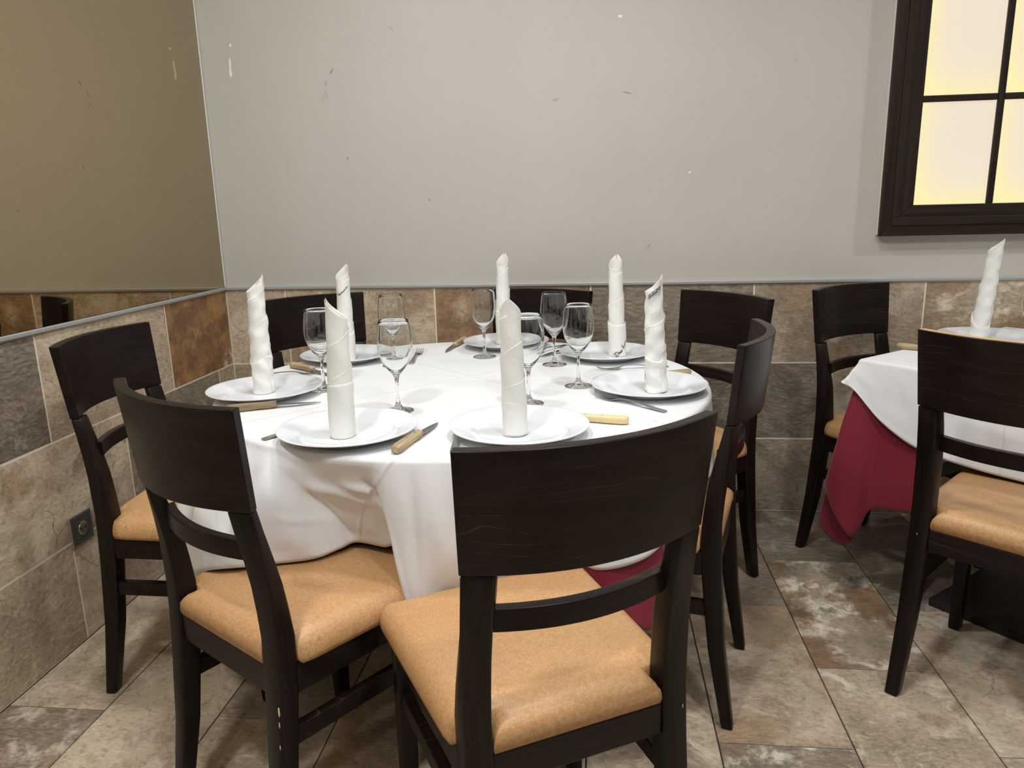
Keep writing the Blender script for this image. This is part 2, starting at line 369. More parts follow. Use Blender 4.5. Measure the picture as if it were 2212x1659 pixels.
# light box on the back wall
lb = thing('light_box', 'dark wood window frame with glowing frosted panes on the back wall', 'light box', (2.515, 0.0035, 1.083))
cw_, ch_, mw, fw = 0.2445, 0.3445, 0.022, 0.1075
NCOL, NROW = 4, 3
Wt = fw*2 + NCOL*cw_ + (NCOL-1)*mw; Ht = fw*2 + NROW*ch_ + (NROW-1)*mw
bm = bmesh.new(); box(bm, 0.004, Wt-0.004, -0.030, -0.001, 0.004, Ht-0.004); obj('box_body', bm, M_WHITEBOX, lb)
def mitre(n, p0, p1, q0, q1, mat):
    bm = bmesh.new()
    a = [(p0[0], -0.0535, p0[1]), (p1[0], -0.0535, p1[1]), (q1[0], -0.0535, q1[1]), (q0[0], -0.0535, q0[1])]
    loft(bm, [a, [(x, -0.031, z) for x, y, z in a]]); bmesh.ops.recalc_face_normals(bm, faces=bm.faces)
    return obj(n, bm, mat, lb, bevel=0.003)
i0, k0 = fw, fw
mitre('frame_rail', (0, 0), (Wt, 0), (i0, k0), (Wt-i0, k0), M_FRAMEH)
mitre('frame_rail', (0, Ht), (Wt, Ht), (i0, Ht-k0), (Wt-i0, Ht-k0), M_FRAMEH)
mitre('frame_stile', (0, 0), (0, Ht), (i0, k0), (i0, Ht-k0), M_FRAMEV)
mitre('frame_stile', (Wt, 0), (Wt, Ht), (Wt-i0, k0), (Wt-i0, Ht-k0), M_FRAMEV)
# raised outer moulding steps
def bead(x0, x1, z0, z1, mat, y0=-0.0585):
    bm = bmesh.new(); box(bm, x0, x1, y0, -0.0533, z0, z1); return obj('moulding', bm, mat, lb, bevel=0.0025)
bead(0.036, Wt-0.036, 0.036, 0.066, M_FRAMEH); bead(0.036, 0.066, 0.0665, Ht-0.0665, M_FRAMEV)
bead(Wt-0.066, Wt-0.036, 0.0665, Ht-0.0665, M_FRAMEV); bead(0.036, Wt-0.036, Ht-0.066, Ht-0.036, M_FRAMEH)
for k in range(1, NCOL):
    x = fw + k*cw_ + (k-1)*mw
    bm = bmesh.new(); box(bm, x, x+mw, -0.050, -0.036, fw-0.001, Ht-fw+0.001); obj('glazing_bar', bm, M_FRAMEV, lb, bevel=0.004)
for k in range(1, NROW):
    z = fw + k*ch_ + (k-1)*mw
    for c in range(NCOL):
        x = fw + c*(cw_+mw)
        bm = bmesh.new(); box(bm, x, x+cw_, -0.048, -0.036, z, z+mw); obj('glazing_bar', bm, M_FRAMEH, lb, bevel=0.004)
for c in range(NCOL):
    for r in range(NROW):
        x = fw + c*(cw_+mw); z = fw + r*(ch_+mw)
        bm = bmesh.new(); box(bm, x-0.003, x+cw_+0.003, -0.0355, -0.0312, z-0.003, z+ch_+0.003); obj('pane', bm, M_PANE, lb)

# wall socket
so = thing('wall_socket', 'dark grey power socket with round silver insert low on left wall', 'socket', (0.0, -1.033, 0.335))
bm = bmesh.new(); box(bm, 0.0005, 0.010, -0.043, 0.043, -0.043, 0.043); obj('face_plate', bm, M_SOCKET, so, bevel=0.002)
bm = bmesh.new(); box(bm, 0.0004, 0.0085, -0.0455, 0.0455, -0.0455, 0.0455); obj('rim', bm, M_ALU, so, bevel=0.001)
bm = bmesh.new(); box(bm, 0.0101, 0.0112, -0.0245, 0.0245, -0.0245, 0.0245); obj('insert_border', bm, M_ALU, so)
bm = bmesh.new(); box(bm, 0.0113, 0.0119, -0.0235, 0.0235, -0.0235, 0.0235); obj('insert', bm, M_SOCKET, so)
bm = bmesh.new(); lathe(bm, [(0.0, 0.0121), (0.0150, 0.0123), (0.0185, 0.0130), (0.0198, 0.0142), (0.0205, 0.0132), (0.0207, 0.0122)], 40)
cup = obj('cup', bm, M_ALU, so, smooth=True); cup.rotation_euler = (0, rad(90), 0)
for dy in (-0.0095, 0.0095):
    bm = bmesh.new(); bmesh.ops.create_cone(bm, segments=16, radius1=0.0026, radius2=0.0026, depth=0.0006, cap_ends=True)
    h = obj('pin_hole', bm, M_BLACK, so); h.rotation_euler = (0, rad(90), 0); h.location = (0.0129, dy, 0.0)

# ------------------------------------------------------------------ chairs
W_T, W_B, W_S, W_F = 0.201, 0.1918, 0.1885, 0.1905     # half widths: top, panel foot, seat, floor
def rear_y(z):
    return float(np.interp(z, [0, .2, .4, .5, .6, .67, .747, .926], [-.047, -.020, -.004, 0, -.002, -.008, -.0195, -.037]))
def half_w(z): return float(np.interp(z, [0, .45, .747, .926], [W_F, W_S, W_B, W_T]))
def make_chair():
    t = thing('dining_chair', '', 'chair')
    # curved backrest panel
    bm = bmesh.new(); nx, nz = 28, 8; sag = 0.050; th = 0.021
    zb, zt = 0.7475, 0.926
    def pt(s, q, front):
        z = zb + (zt - zb)*q; hw = half_w(z)
        y = rear_y(z) - sag*(1 - s*s)
        n = Vector((2*sag*s/hw, -1.0, 0)).normalized()      # outward (rear) normal in plan
        p = Vector((s*hw, y, z))
        return p - n*th if front else p
    rings = []
    prof = [(False, q) for q in np.linspace(0, 1, nz)] + [(True, q) for q in np.linspace(1, 0, nz)]
    for i in range(nx + 1):
        s = -1 + 2*i/nx
        rings.append([pt(s, q, f) for f, q in prof])
    loft(bm, rings); bmesh.ops.recalc_face_normals(bm, faces=bm.faces)
    b = obj('backrest', bm, M_WOOD, t, smooth=False, bevel=0.0025, seg=2)
    b.data.polygons.foreach_set('use_smooth', [True]*len(b.data.polygons))
    m = b.modifiers.new('wn', 'WEIGHTED_NORMAL'); m.keep_sharp = False
    # rear legs
    for s in (-1, 1):
        bm = bmesh.new(); rings = []
        for z in [0.0, 0.01, .1, .2, .3, .38, .44, .5, .55, .6, .65, .7, .747]:
            wo = half_w(z); ww = 0.030 if z < 0.005 else float(np.interp(z, [0, .2, .45, .747], [.032, .039, .045, .0445]))
            dp = float(np.interp(z, [0, .005, .25, .45, .6, .747], [.024, .027, .040, .044, .038, .026]))
            y = rear_y(z)
            xa, xb = (s*wo, s*(wo - ww)); x0, x1 = min(xa, xb), max(xa, xb)
            k = max(0.0, min(1.0, (z - .52)/.2)); fx = -s*0.50*dp*k; iy = -ww*0.36*k      # the post tops follow the curve of the panel
            if z > .5: dp = dp*(1 - 0.22*k); wo_ = -s*0.0012*k
            else: wo_ = 0
            q = {xa: 0.0, xb: iy}
            rings.append([(x0+wo_, y+q[x0], z), (x1+wo_, y+q[x1], z), (x1+fx+wo_, y+dp+q[x1], z), (x0+fx+wo_, y+dp+q[x0], z)])
        loft(bm, rings); bmesh.ops.recalc_face_normals(bm, faces=bm.faces)
        obj('leg', bm, M_WOODV, t, smooth=True, bevel=0.004)
    for s in (-1, 1):
        bm = bmesh.new(); rings = []
        for z, ww in [(0, .027), (.01, .030), (.2, .035), (.442, .040)]:
            xo = 0.2
            xa, xb = s*xo, s*(xo - ww); x0, x1 = min(xa, xb), max(xa, xb); yf = 0.412
            rings.append([(x0, yf-ww, z), (x1, yf-ww, z), (x1, yf, z), (x0, yf, z)])
        loft(bm, rings); bmesh.ops.recalc_face_normals(bm, faces=bm.faces)
        obj('leg', bm, M_WOODV, t, smooth=True, bevel=0.004)
    # apron rails round the seat
    def bar(name, p, q, wdt, z0, z1, mat=M_WOOD):
        p = Vector((*p, 0)); q = Vector((*q, 0)); d = (q-p).normalized(); n = Vector((-d.y, d.x, 0))*wdt/2
        bm = bmesh.new()
        c = [p+n, p-n, q-n, q+n]
        loft(bm, [[(v.x, v.y, z0) for v in c], [(v.x, v.y, z1) for v in c]]); bmesh.ops.recalc_face_normals(bm, faces=bm.faces)
        return obj(name, bm, mat, t, bevel=0.0025)
    for s in (-1, 1):
        bar('apron', (s*0.1765, 0.0385), (s*0.187, 0.374), 0.021, 0.386, 0.4425)
        st = bar('stretcher', (s*0.172, 0.024), (s*0.183, 0.378), 0.021, 0.283, 0.318)
    bar('apron', (-0.1445, 0.013), (0.1445, 0.013), 0.021, 0.386, 0.4425)
    bar('apron', (-0.162, 0.398), (0.162, 0.398), 0.021, 0.386, 0.4425)
    # curved lower back rail
    bm = bmesh.new(); rings = []
    for i in range(21):
        s = -1 + 2*i/20; x = s*0.1452; y0 = rear_y(.66) + 0.008 - 0.030*(1 - s*s)
        rings.append([(x, y0, .642), (x, y0, .678), (x, y0+.019, .678), (x, y0+.019, .642)])
    loft(bm, rings); bmesh.ops.recalc_face_normals(bm, faces=bm.faces)
    r = obj('back_rail', bm, M_WOOD, t, bevel=0.002)
    r.data.polygons.foreach_set('use_smooth', [True]*len(r.data.polygons)); r.modifiers.new('wn', 'WEIGHTED_NORMAL')
    # padded seat, notched round the rear legs
    bm = bmesh.new()
    ys = list(np.concatenate([np.linspace(0.000, 0.038, 7), np.linspace(0.0455, 0.39, 16), np.linspace(0.398, 0.428, 6)]))
    us = np.sin(np.linspace(-math.pi/2, math.pi/2, 27))
    y0, y1 = ys[0], ys[-1]
    def hw_(y):
        if y < 0.042: return 0.1425
        b = 0.1995 + (0.219 - 0.1995)*(y - 0.045)/(0.40 - 0.045)
        if y > 0.40: b -= 0.030*(1 - math.sqrt(max(0, 1 - ((y-0.40)/0.0282)**2)))
        if y < 0.06: b -= 0.004
        return b
    rng = random.Random(3)
    T, Bt = [], []
    for y in ys:
        rt, rb = [], []
        for u in us:
            x = u*hw_(y)
            d = min(hw_(y) - abs(x), y - y0 + 0.004, y1 - y)
            if y > 0.042 and abs(x) > 0.140: d = min(d, 2.4*max(0, y - 0.0445) + 0.012)
            e = max(0.0, min(1.0, d/0.034)); f = math.sqrt(max(0.0, 1 - (1-e)**2))
            z = 0.4530 + 0.040*f + 0.014*(1 - u*u)*max(0, 1 - ((y-0.215)/0.23)**2)
            rt.append(bm.verts.new((x, y, z))); rb.append(bm.verts.new((x*0.992, y*0.985+0.003, 0.4435)))
        T.append(rt); Bt.append(rb)
    n, k = len(ys), len(us)
    for i in range(n-1):
        for j in range(k-1):
            bm.faces.new((T[i][j], T[i][j+1], T[i+1][j+1], T[i+1][j])); bm.faces.new((Bt[i][j], Bt[i+1][j], Bt[i+1][j+1], Bt[i][j+1]))
        bm.faces.new((T[i][0], T[i+1][0], Bt[i+1][0], Bt[i][0])); bm.faces.new((T[i][-1], Bt[i][-1], Bt[i+1][-1], T[i+1][-1]))
    for j in range(k-1):
        bm.faces.new((T[0][j], Bt[0][j], Bt[0][j+1], T[0][j+1])); bm.faces.new((T[-1][j], T[-1][j+1], Bt[-1][j+1], Bt[-1][j]))
    bmesh.ops.recalc_face_normals(bm, faces=bm.faces)
    obj('seat', bm, M_VINYL, t, smooth=True)
    return t
POSES = {'C': (1.481, -1.934, 28.6), 'B': (0.800, -1.735, -32.8), 'A': (0.268, -1.132, -88.9), 'D': (1.827, -1.150, 74.9), 'E': (1.893, -0.440, 126.5),
         'F': (2.398, -0.246, -143.4), 'G': (2.397, -1.265, -43.4), 'H': (0.521, -0.370, -136.9), 'I': (1.292, -0.250, 159.5)}
CH_L = {'C': 'dark wood dining chair nearest the camera, its back panel largest in view', 'B': 'dark wood dining chair at the round table, front left, seat under tablecloth',
        'A': 'dark wood dining chair standing against the left tiled wall beside the socket', 'D': 'dark wood dining chair seen edge-on right of the round table',
        'E': 'dark wood dining chair by the back wall, behind the edge-on chair', 'F': 'dark wood dining chair between back wall and small table with burgundy cloth',
        'G': 'dark wood dining chair at the small table, bare wood along its top', 'H': 'dark wood dining chair in the back left corner behind round table',
        'I': 'dark wood dining chair against back wall behind the middle plate and glasses'}
chairs = {}
first = make_chair()
for k, (x, y, a) in POSES.items():
    c = first if k == 'C' else dup(first)
    c.location = (x, y, 0); c.rotation_euler = (0, 0, rad(a)); tag(c, CH_L[k], 'chair', 'dark wood dining chairs'); chairs[k] = c
# worn top edge on chair G
def worn_edge():
    bm = bmesh.new(); rings = []
    for i in range(25):
        s = -0.985 + 1.97*i/24; z = 0.9258; hw = W_T; y = rear_y(z) - 0.05*(1-s*s)
        n = Vector((2*0.05*s/hw, -1, 0)).normalized(); p = Vector((s*hw, y, z)); a = p - n*0.0025; b = p - n*0.0188
        rings.append([(a.x, a.y, z-0.002), (b.x, b.y, z-0.002), (b.x, b.y, z+0.0012), (a.x, a.y, z+0.0012)])
    loft(bm, rings); bmesh.ops.recalc_face_normals(bm, faces=bm.faces)
    o = obj('worn_edge', bm, M_BARE, chairs['G']); o['label'] = 'bare pale wood along the top of the backrest'
worn_edge()
def chip(key, x, y, z, sx, sy, sz):
    bm = bmesh.new(); bmesh.ops.create_icosphere(bm, subdivisions=2, radius=1.0)
    for v in bm.verts: v.co = Vector((v.co.x*sx, v.co.y*sy, v.co.z*sz*(1 + 0.25*math.sin(9*v.co.x + 7*v.co.z))))
    o = obj('paint_chip', bm, M_CHIP, chairs[key], smooth=True); o.location = (x, y, z); o['label'] = 'pale chip in the dark stain'
chip('B', 0.1886, -0.0060, .372, .0018, .0016, .010); chip('B', 0.1887, -0.0078, .348, .0011, .0011, .006); chip('B', 0.1888, -0.0110, .305, .0010, .0010, .005)
chip('G', -0.166, -0.0008, .560, .0020, .0009, .0026); chip('G', -0.168, -0.0026, .425, .0010, .0009, .004); chip('C', 0.1800, -0.0026, .43, .0010, .0010, .004)

# ------------------------------------------------------------------ tables
TX, TY, TR, TZ = 1.145, -0.940, 0.632, 0.7445
tb = thing('round_table', 'round pedestal table under a white tablecloth with seven place settings', 'table', (TX, TY, 0))
bm = bmesh.new(); lathe(bm, [(0, -0.028), (TR-0.006, -0.028), (TR, -0.022), (TR, -0.006), (TR-0.006, 0), (0, 0)], 96); o = obj('tabletop', bm, M_BLACK, tb); o.location = (0, 0, TZ)
bm = bmesh.new(); lathe(bm, [(0, 0.031), (0.045, 0.031), (0.045, 0.70), (0.16, 0.716), (0, 0.716)], 32); obj('column', bm, M_BLACK, tb, smooth=False)
bm = bmesh.new(); box(bm, -0.20, 0.20, -0.20, 0.20, 0.0005, 0.030); o = obj('base_plate', bm, M_BLACK, tb, bevel=0.004); o.rotation_euler = (0, 0, rad(20))
SA = rad(40.0); S2 = (2.924, -0.690)
tb2 = thing('square_table', 'small square pedestal table under white and burgundy cloths, by back wall', 'table', (S2[0], S2[1], 0), SA)
bm = bmesh.new(); box(bm, -0.436, 0.436, -0.436, 0.436, 0.716, TZ); obj('tabletop', bm, M_BLACK, tb2, bevel=0.004)
bm = bmesh.new(); lathe(bm, [(0, 0.026), (0.045, 0.026), (0.045, 0.70), (0.14, 0.7155), (0, 0.7155)], 32); o = obj('column', bm, M_BLACK, tb2); o.location = (-0.05, -0.03, 0)
bm = bmesh.new(); box(bm, -0.275, 0.275, -0.275, 0.275, 0.0005, 0.025); o = obj('base_plate', bm, M_BLACK, tb2, bevel=0.004); o.location = (-0.06, -0.035, 0)

# ------------------------------------------------------------------ draped cloths
def catmull(P, sub):
    """closed Catmull-Rom (centripetal enough for these spacings) through the rows of P"""
    P = np.asarray(P, float); n = len(P); out = []
    for i in range(n):
        p0, p1, p2, p3 = P[i-1], P[i], P[(i+1) % n], P[(i+2) % n]
        for k in range(sub):
            t = k/sub
            out.append(0.5*((2*p1) + (-p0+p2)*t + (2*p0-5*p1+4*p2-p3)*t*t + (-p0+3*p1-3*p2+p3)*t**3))
    return np.array(out)
def skirt_cloth(name, cols, mat, loc, rz, zt, uv_rot, label, sub=12, rows=30, thick=0.0012, ripple=0.0016, seed=0, folds=()):
    """a laid cloth: flat top, soft edge, then folds that run from the table rim to a hand-laid hem.
    cols: (rim x, y, middle x, y, hem x, y, hem z) round the table"""
    K = catmull(cols, sub); n = len(K); rim, mid, hem = K[:, 0:2], K[:, 2:4], K[:, 4:6]; hz = K[:, 6]
    d = rim/np.linalg.norm(rim, axis=1)[:, None]
    er = 0.010
    V, UV, F = [(0, 0, zt)], [(0, 0)], []
    for sc in (0.2, 0.4, 0.6, 0.75, 0.87, 0.95):
        for p in rim: V.append((p[0]*sc, p[1]*sc, zt)); UV.append((p[0]*sc, p[1]*sc))
    R0 = rim - d*er
    arc = np.zeros(n); prev = None; rs = np.random.RandomState(seed); ph = rs.rand(8)*6.28
    th = np.arctan2(rim[:, 1], rim[:, 0])
    def emit(Q):
        nonlocal prev, arc
        if prev is not None: arc = arc + np.linalg.norm(Q - prev, axis=1)
        prev = Q
        for i in range(n):
            V.append(tuple(Q[i])); u = R0[i] + d[i]*arc[i]; UV.append((u[0], u[1]))
    for a in np.linspace(0, math.pi/2*0.92, 5):
        emit(np.c_[R0 + d*er*math.sin(a), np.full(n, zt - er + er*math.cos(a))])
    p0 = np.c_[R0 + d*er, np.full(n, zt - er*1.05)]; p2 = np.c_[hem, hz]; pm = np.c_[mid, (p0[:, 2] + hz)/2]
    pc = 2*pm - (p0 + p2)/2
    for k in range(1, rows+1):
        q = k/rows; Q = p0*(1-q)**2 + 2*pc*q*(1-q) + p2*q*q
        w_ = ripple*math.sin(math.pi*min(1, q*1.15))*(np.sin(th*17 + 5*q + ph[0]) + 0.8*np.sin(th*29 - 7*q + ph[1]) + 0.7*np.sin(th*8 + 9*q + ph[2])*np.cos(q*6 + ph[3]))
        for (t0, q0, t1, q1, amp, wd) in folds:     # single creases and pinched folds: a line on the hanging part, height, width
            dt0 = (th - rad(t0) + math.pi) % (2*math.pi) - math.pi
            x_, y_ = dt0*0.66, (q - q0)*0.26; ex, ey = rad(t1 - t0)*0.66, (q1 - q0)*0.26
            u_ = np.clip((x_*ex + y_*ey)/(ex*ex + ey*ey), 0, 1); dd = np.hypot(x_ - u_*ex, y_ - u_*ey)
            w_ = w_ + amp*np.exp(-(dd/wd)**2)*np.sin(math.pi*np.clip(0.12 + 0.8*u_, 0, 1))
        if q > 0.90: w_ = w_ + 0.0011               # turned hem
        Q[:, 0] += d[:, 0]*w_; Q[:, 1] += d[:, 1]*w_
        emit(Q)
    nr = (len(V)-1)//n
    for i in range(n): F.append((0, 1+i, 1+(i+1) % n))
    for r in range(nr-1):
        a_, b_ = 1+r*n, 1+(r+1)*n
        for i in range(n): j = (i+1) % n; F.append((a_+i, b_+i, b_+j, a_+j))
    me = bpy.data.meshes.new(name); me.from_pydata(V, [], F)
    c, s_ = math.cos(uv_rot), math.sin(uv_rot)
    uvl = me.uv_layers.new(name='cloth'); li = np.zeros(len(me.loops), dtype=np.int32); me.loops.foreach_get('vertex_index', li)
    UVa = np.array(UV)[li]; UVr = np.stack([c*UVa[:, 0] + s_*UVa[:, 1], -s_*UVa[:, 0] + c*UVa[:, 1]], -1)
    uvl.data.foreach_set('uv', UVr.astype(np.float32).ravel())
    o = obj(name, me, mat, smooth=True); o.location = (loc[0], loc[1], 0); o.rotation_euler = (0, 0, rz)
    m = o.modifiers.new('thick', 'SOLIDIFY'); m.thickness = thick; m.offset = 1.0
    return tag(o, label, 'tablecloth')
def round_cols(data, R):
    out = []
    for tr, tm, rm, thm, rh, zh in data:
        a, m, h = rad(tr), rad(tm), rad(thm)
        out.append((R*math.cos(a), R*math.sin(a), rm*math.cos(m), rm*math.sin(m), rh*math.cos(h), rh*math.sin(h), zh))
    return out
# rim angle, angle and radius half way down, angle, radius and height of the hem
WC = [(-178,-178,.672,-178,.690,.520), (-165,-165,.672,-166,.685,.518), (-157,-156.5,.690,-156,.72,.516), (-150,-149,.720,-148,.765,.492), (-143,-141,.742,-139.5,.788,.458), (-136,-134,.740,-132.3,.790,.462),
      (-129,-126,.728,-123,.768,.506), (-121,-119,.706,-116.5,.700,.512), (-115.5,-113.5,.690,-110.5,.645,.516), (-111,-110,.632,-108,.592,.520), (-106,-107,.606,-106.3,.556,.522), (-101,-101.5,.604,-99.5,.560,.522), (-97,-96.5,.612,-94,.574,.522),
      (-94.5,-93,.662,-91,.664,.400), (-90,-89,.676,-87.5,.664,.36), (-85,-84.5,.662,-83,.608,.38), (-78,-77.5,.655,-77,.615,.44), (-70,-69,.645,-65.5,.604,.470), (-63,-63,.64,-61.5,.606,.500), (-57,-57,.665,-57,.668,.486),
      (-50,-49.5,.684,-49,.700,.500), (-42,-42,.688,-42,.698,.538), (-31,-31,.656,-31,.648,.555), (-20,-20,.657,-20,.652,.555), (-8,-8,.660,-8,.662,.53), (6,6,.676,6,.684,.522), (20,20,.668,20,.676,.520), (34,34,.674,34,.684,.520), (48,48,.668,48,.676,.520),
      (60,60,.69,60,.715,.470), (72,72,.668,72,.674,.520), (86,86,.675,86,.682,.520), (100,100,.668,100,.674,.520), (112,112,.69,112,.715,.470), (126,126,.668,126,.676,.520), (140,140,.675,140,.684,.520), (153,153,.668,153,.676,.520), (168,168,.682,168,.700,.512)]
RC = [(a, b, c - (.034 if 4 < k < 16 else .013), d_, e - (.034 if 4 < k < 16 else .014), f + .003) for k, (a, b, c, d_, e, f) in enumerate(WC)]
RC[17] = (-70,-69,.628,-67,.588,.462); RC[18] = (-63,-63,.625,-62,.586,.44); RC[19] = (-57,-57,.658,-56.5,.672,.420); RC[20] = (-50,-50,.674,-49.8,.706,.338)
RC[21] = (-44,-45,.690,-45.6,.716,.365); RC.insert(22, (-39,-41,.668,-43.5,.690,.44)); RC[23] = (-31,-31,.640,-31,.632,.530)
o = skirt_cloth('under_cloth', round_cols(RC, 0.6425), M_RED, (TX, TY), 0, 0.7458, 0.0, 'burgundy undercloth hanging below the white cloth of the round table', ripple=0.0008)
o = skirt_cloth('tablecloth', round_cols(WC, 0.655), M_WHITE, (TX, TY), 0, 0.7510, rad(47), 'large white tablecloth draped over the round table', seed=3, folds=((-117,.10,-124,.95,.017,.030), (-115.5,.10,-107,.88,-.015,.020), (-112,.30,-99,.46,.009,.016), (-103,.28,-96.5,.34,.008,.010), (-98.5,.22,-95.6,.52,-.010,.010), (-96.6,.12,-93.0,.95,.006,.008), (-89.5,.10,-90.8,.62,-.009,.012), (-86,.15,-84,.9,.010,.025), (-116,.55,-110,.70,.006,.007), (-125,.35,-128,.8,-.008,.014), (-140,.2,-137,.9,-.010,.02)))
# square table (its own axes): white cloth lies off centre, burgundy corner hangs low at its left corner
W2 = [(-.456,.456, -.474,.466, -.498,.480, .682), (-.458,.436, -.470,.444, -.480,.446, .660), (-.458,.385, -.470,.382, -.478,.370, .592), (-.458,.320, -.470,.312, -.478,.303, .552), (-.458,.250, -.470,.250, -.477,.247, .530), (-.458,.17, -.470,.17, -.480,.17, .519), (-.458,.06, -.472,.06, -.484,.06, .514),
      (-.458,-.06, -.470,-.06, -.480,-.06, .513), (-.458,-.20, -.470,-.20, -.480,-.20, .513), (-.458,-.33, -.472,-.33, -.486,-.335, .50), (-.458,-.42, -.475,-.43, -.50,-.455, .47), (-.45,-.45, -.48,-.48, -.53,-.53, .40), (-.42,-.458, -.43,-.475, -.455,-.50, .47), (-.3,-.458, -.3,-.47, -.3,-.482, .515),
      (-.1,-.458, -.1,-.47, -.1,-.48, .515), (.1,-.458, .1,-.47, .1,-.48, .515), (.3,-.458, .3,-.47, .3,-.482, .515), (.43,-.458, .44,-.475, .45,-.49, .50), (.456,-.456, .475,-.475, .49,-.49, .50), (.458,-.43, .472,-.44, .482,-.45, .55), (.458,-.25, .470,-.25, .478,-.25, .66),
      (.458,0, .470,0, .476,0, .66), (.458,.25, .470,.25, .476,.25, .66), (.458,.43, .468,.44, .474,.45, .67), (.456,.456, .470,.470, .478,.478, .675), (.43,.458, .44,.468, .445,.474, .67), (.25,.458, .25,.470, .25,.476, .66), (.0,.458, .0,.470, .0,.476, .66), (-.2,.458, -.2,.470, -.2,.477, .662), (-.35,.458, -.35,.470, -.355,.478, .666), (-.43,.458, -.437,.470, -.45,.482, .676)]
R2 = [(-.446,.446, -.478,.480, -.500,.508, .350), (-.448,.425, -.490,.458, -.522,.452, .272), (-.448,.402, -.480,.418, -.505,.400, .212), (-.448,.380, -.456,.383, -.458,.383, .290), (-.448,.330, -.456,.340, -.462,.335, .315), (-.448,.265, -.460,.270, -.466,.262, .328), (-.448,.215, -.458,.215, -.463,.214, .340), (-.448,.195, -.457,.195, -.461,.196, .515), (-.448,.06, -.457,.06, -.466,.06, .517),
      (-.448,-.06, -.457,-.06, -.463,-.06, .517), (-.448,-.20, -.457,-.20, -.463,-.20, .517), (-.448,-.30, -.457,-.30, -.466,-.30, .505), (-.448,-.41, -.458,-.415, -.474,-.42, .35), (-.44,-.44, -.46,-.46, -.50,-.50, .25), (-.41,-.448, -.415,-.458, -.42,-.475, .35), (-.3,-.448, -.3,-.457, -.3,-.464, .40),
      (-.1,-.448, -.1,-.457, -.1,-.463, .40), (.1,-.448, .1,-.457, .1,-.463, .40), (.3,-.448, .3,-.457, .3,-.464, .40), (.42,-.448, .425,-.458, .43,-.472, .35), (.446,-.446, .46,-.46, .475,-.475, .30), (.448,-.42, .456,-.425, .465,-.43, .40), (.448,-.25, .457,-.25, .464,-.25, .45),
      (.448,0, .457,0, .463,0, .45), (.448,.25, .457,.25, .463,.25, .45), (.448,.42, .456,.425, .462,.43, .45), (.446,.446, .456,.456, .464,.464, .45), (.42,.448, .425,.456, .43,.462, .45), (.25,.448, .25,.457, .25,.463, .52), (.0,.448, .0,.457, .0,.463, .52), (-.2,.448, -.2,.457, -.2,.463, .52), (-.33,.448, -.33,.457, -.33,.464, .518), (-.385,.448, -.392,.460, -.40,.475, .36), (-.425,.448, -.436,.472, -.452,.498, .26)]
o = skirt_cloth('under_cloth', R2, M_RED, S2, SA, 0.7458, 0.0, 'burgundy undercloth hanging in a folded corner from the square table', ripple=0.0006)
def folded_corner(cloth_):
    # the second layer of the burgundy corner, showing below the first one's slanting hem
    L_ = [[(-.470,.490,.44), (-.478,.505,.36), (-.484,.522,.28), (-.488,.532,.205)], [(-.474,.470,.44), (-.482,.478,.36), (-.488,.486,.27), (-.492,.488,.178)],
          [(-.472,.440,.44), (-.480,.446,.34), (-.486,.447,.25), (-.490,.440,.160)], [(-.466,.415,.44), (-.474,.418,.34), (-.482,.412,.26), (-.488,.402,.192)]]
    bm = bmesh.new(); G = [[bm.verts.new(p) for p in r] for r in L_]
    for i in range(3):
        for j in range(3): bm.faces.new((G[i][j], G[i+1][j], G[i+1][j+1], G[i][j+1]))
    o = obj('folded_corner', bm, M_RED, cloth_, smooth=True, subsurf=3); m = o.modifiers.new('thick', 'SOLIDIFY'); m.thickness = 0.001
folded_corner(o)
o = skirt_cloth('tablecloth', W2, M_WHITE, S2, SA, 0.7510, 0.0, 'small white tablecloth over burgundy on the square table at right', ripple=0.0012)
ZT = 0.7525

# ------------------------------------------------------------------ crockery
def plate_mesh():
    bm = bmesh.new()
    R = 0.147
    top = [(0, .0070), (.060, .0068), (.080, .0066), (.090, .0078), (.097, .0120), (.102, .0150), (.118, .0185), (.135, .0222), (.1445, .0240)]
    rim = [(.1466, .0240), (R, .0228), (.1462, .0215)]
    bot = [(.134, .0178), (.116, .0140), (.101, .0095), (.0935, .0040), (.0905, .0002), (.0865, .0002), (.0845, .0030), (.05, .0032), (0, .0032)]
    lathe(bm, top + rim + bot, 80); return bm
PL = {'P1': (.641, -1.096), 'P2': (.980, -1.448), 'P3': (1.342, -1.420), 'P4': (1.636, -1.045), 'P5': (1.534, -0.600), 'P6': (1.196, -0.402), 'P7': (.708, -0.628), 'P8': (2.775, -0.345)}
PLL = {'P1': 'white china plate at the left rim of the round table', 'P2': 'white china plate at front left, between two knives', 'P3': 'white china plate behind the nearest chair back',
       'P4': 'white china plate at the right rim of the round table', 'P5': 'white china plate at back right, under the lettered napkin', 'P6': 'white china plate at back centre, half hidden by napkins',
       'P7': 'white china plate at back left, behind two napkins', 'P8': 'white plate on the square table, mostly behind chair back'}
p0 = obj('plate', plate_mesh(), M_CHINA, smooth=True)
for i, (k, (x, y)) in enumerate(PL.items()):
    p = p0 if i == 0 else dup(p0)
    p.location = (x, y, ZT + 0.0003); tag(p, PLL[k], 'plate', 'white dinner plates')

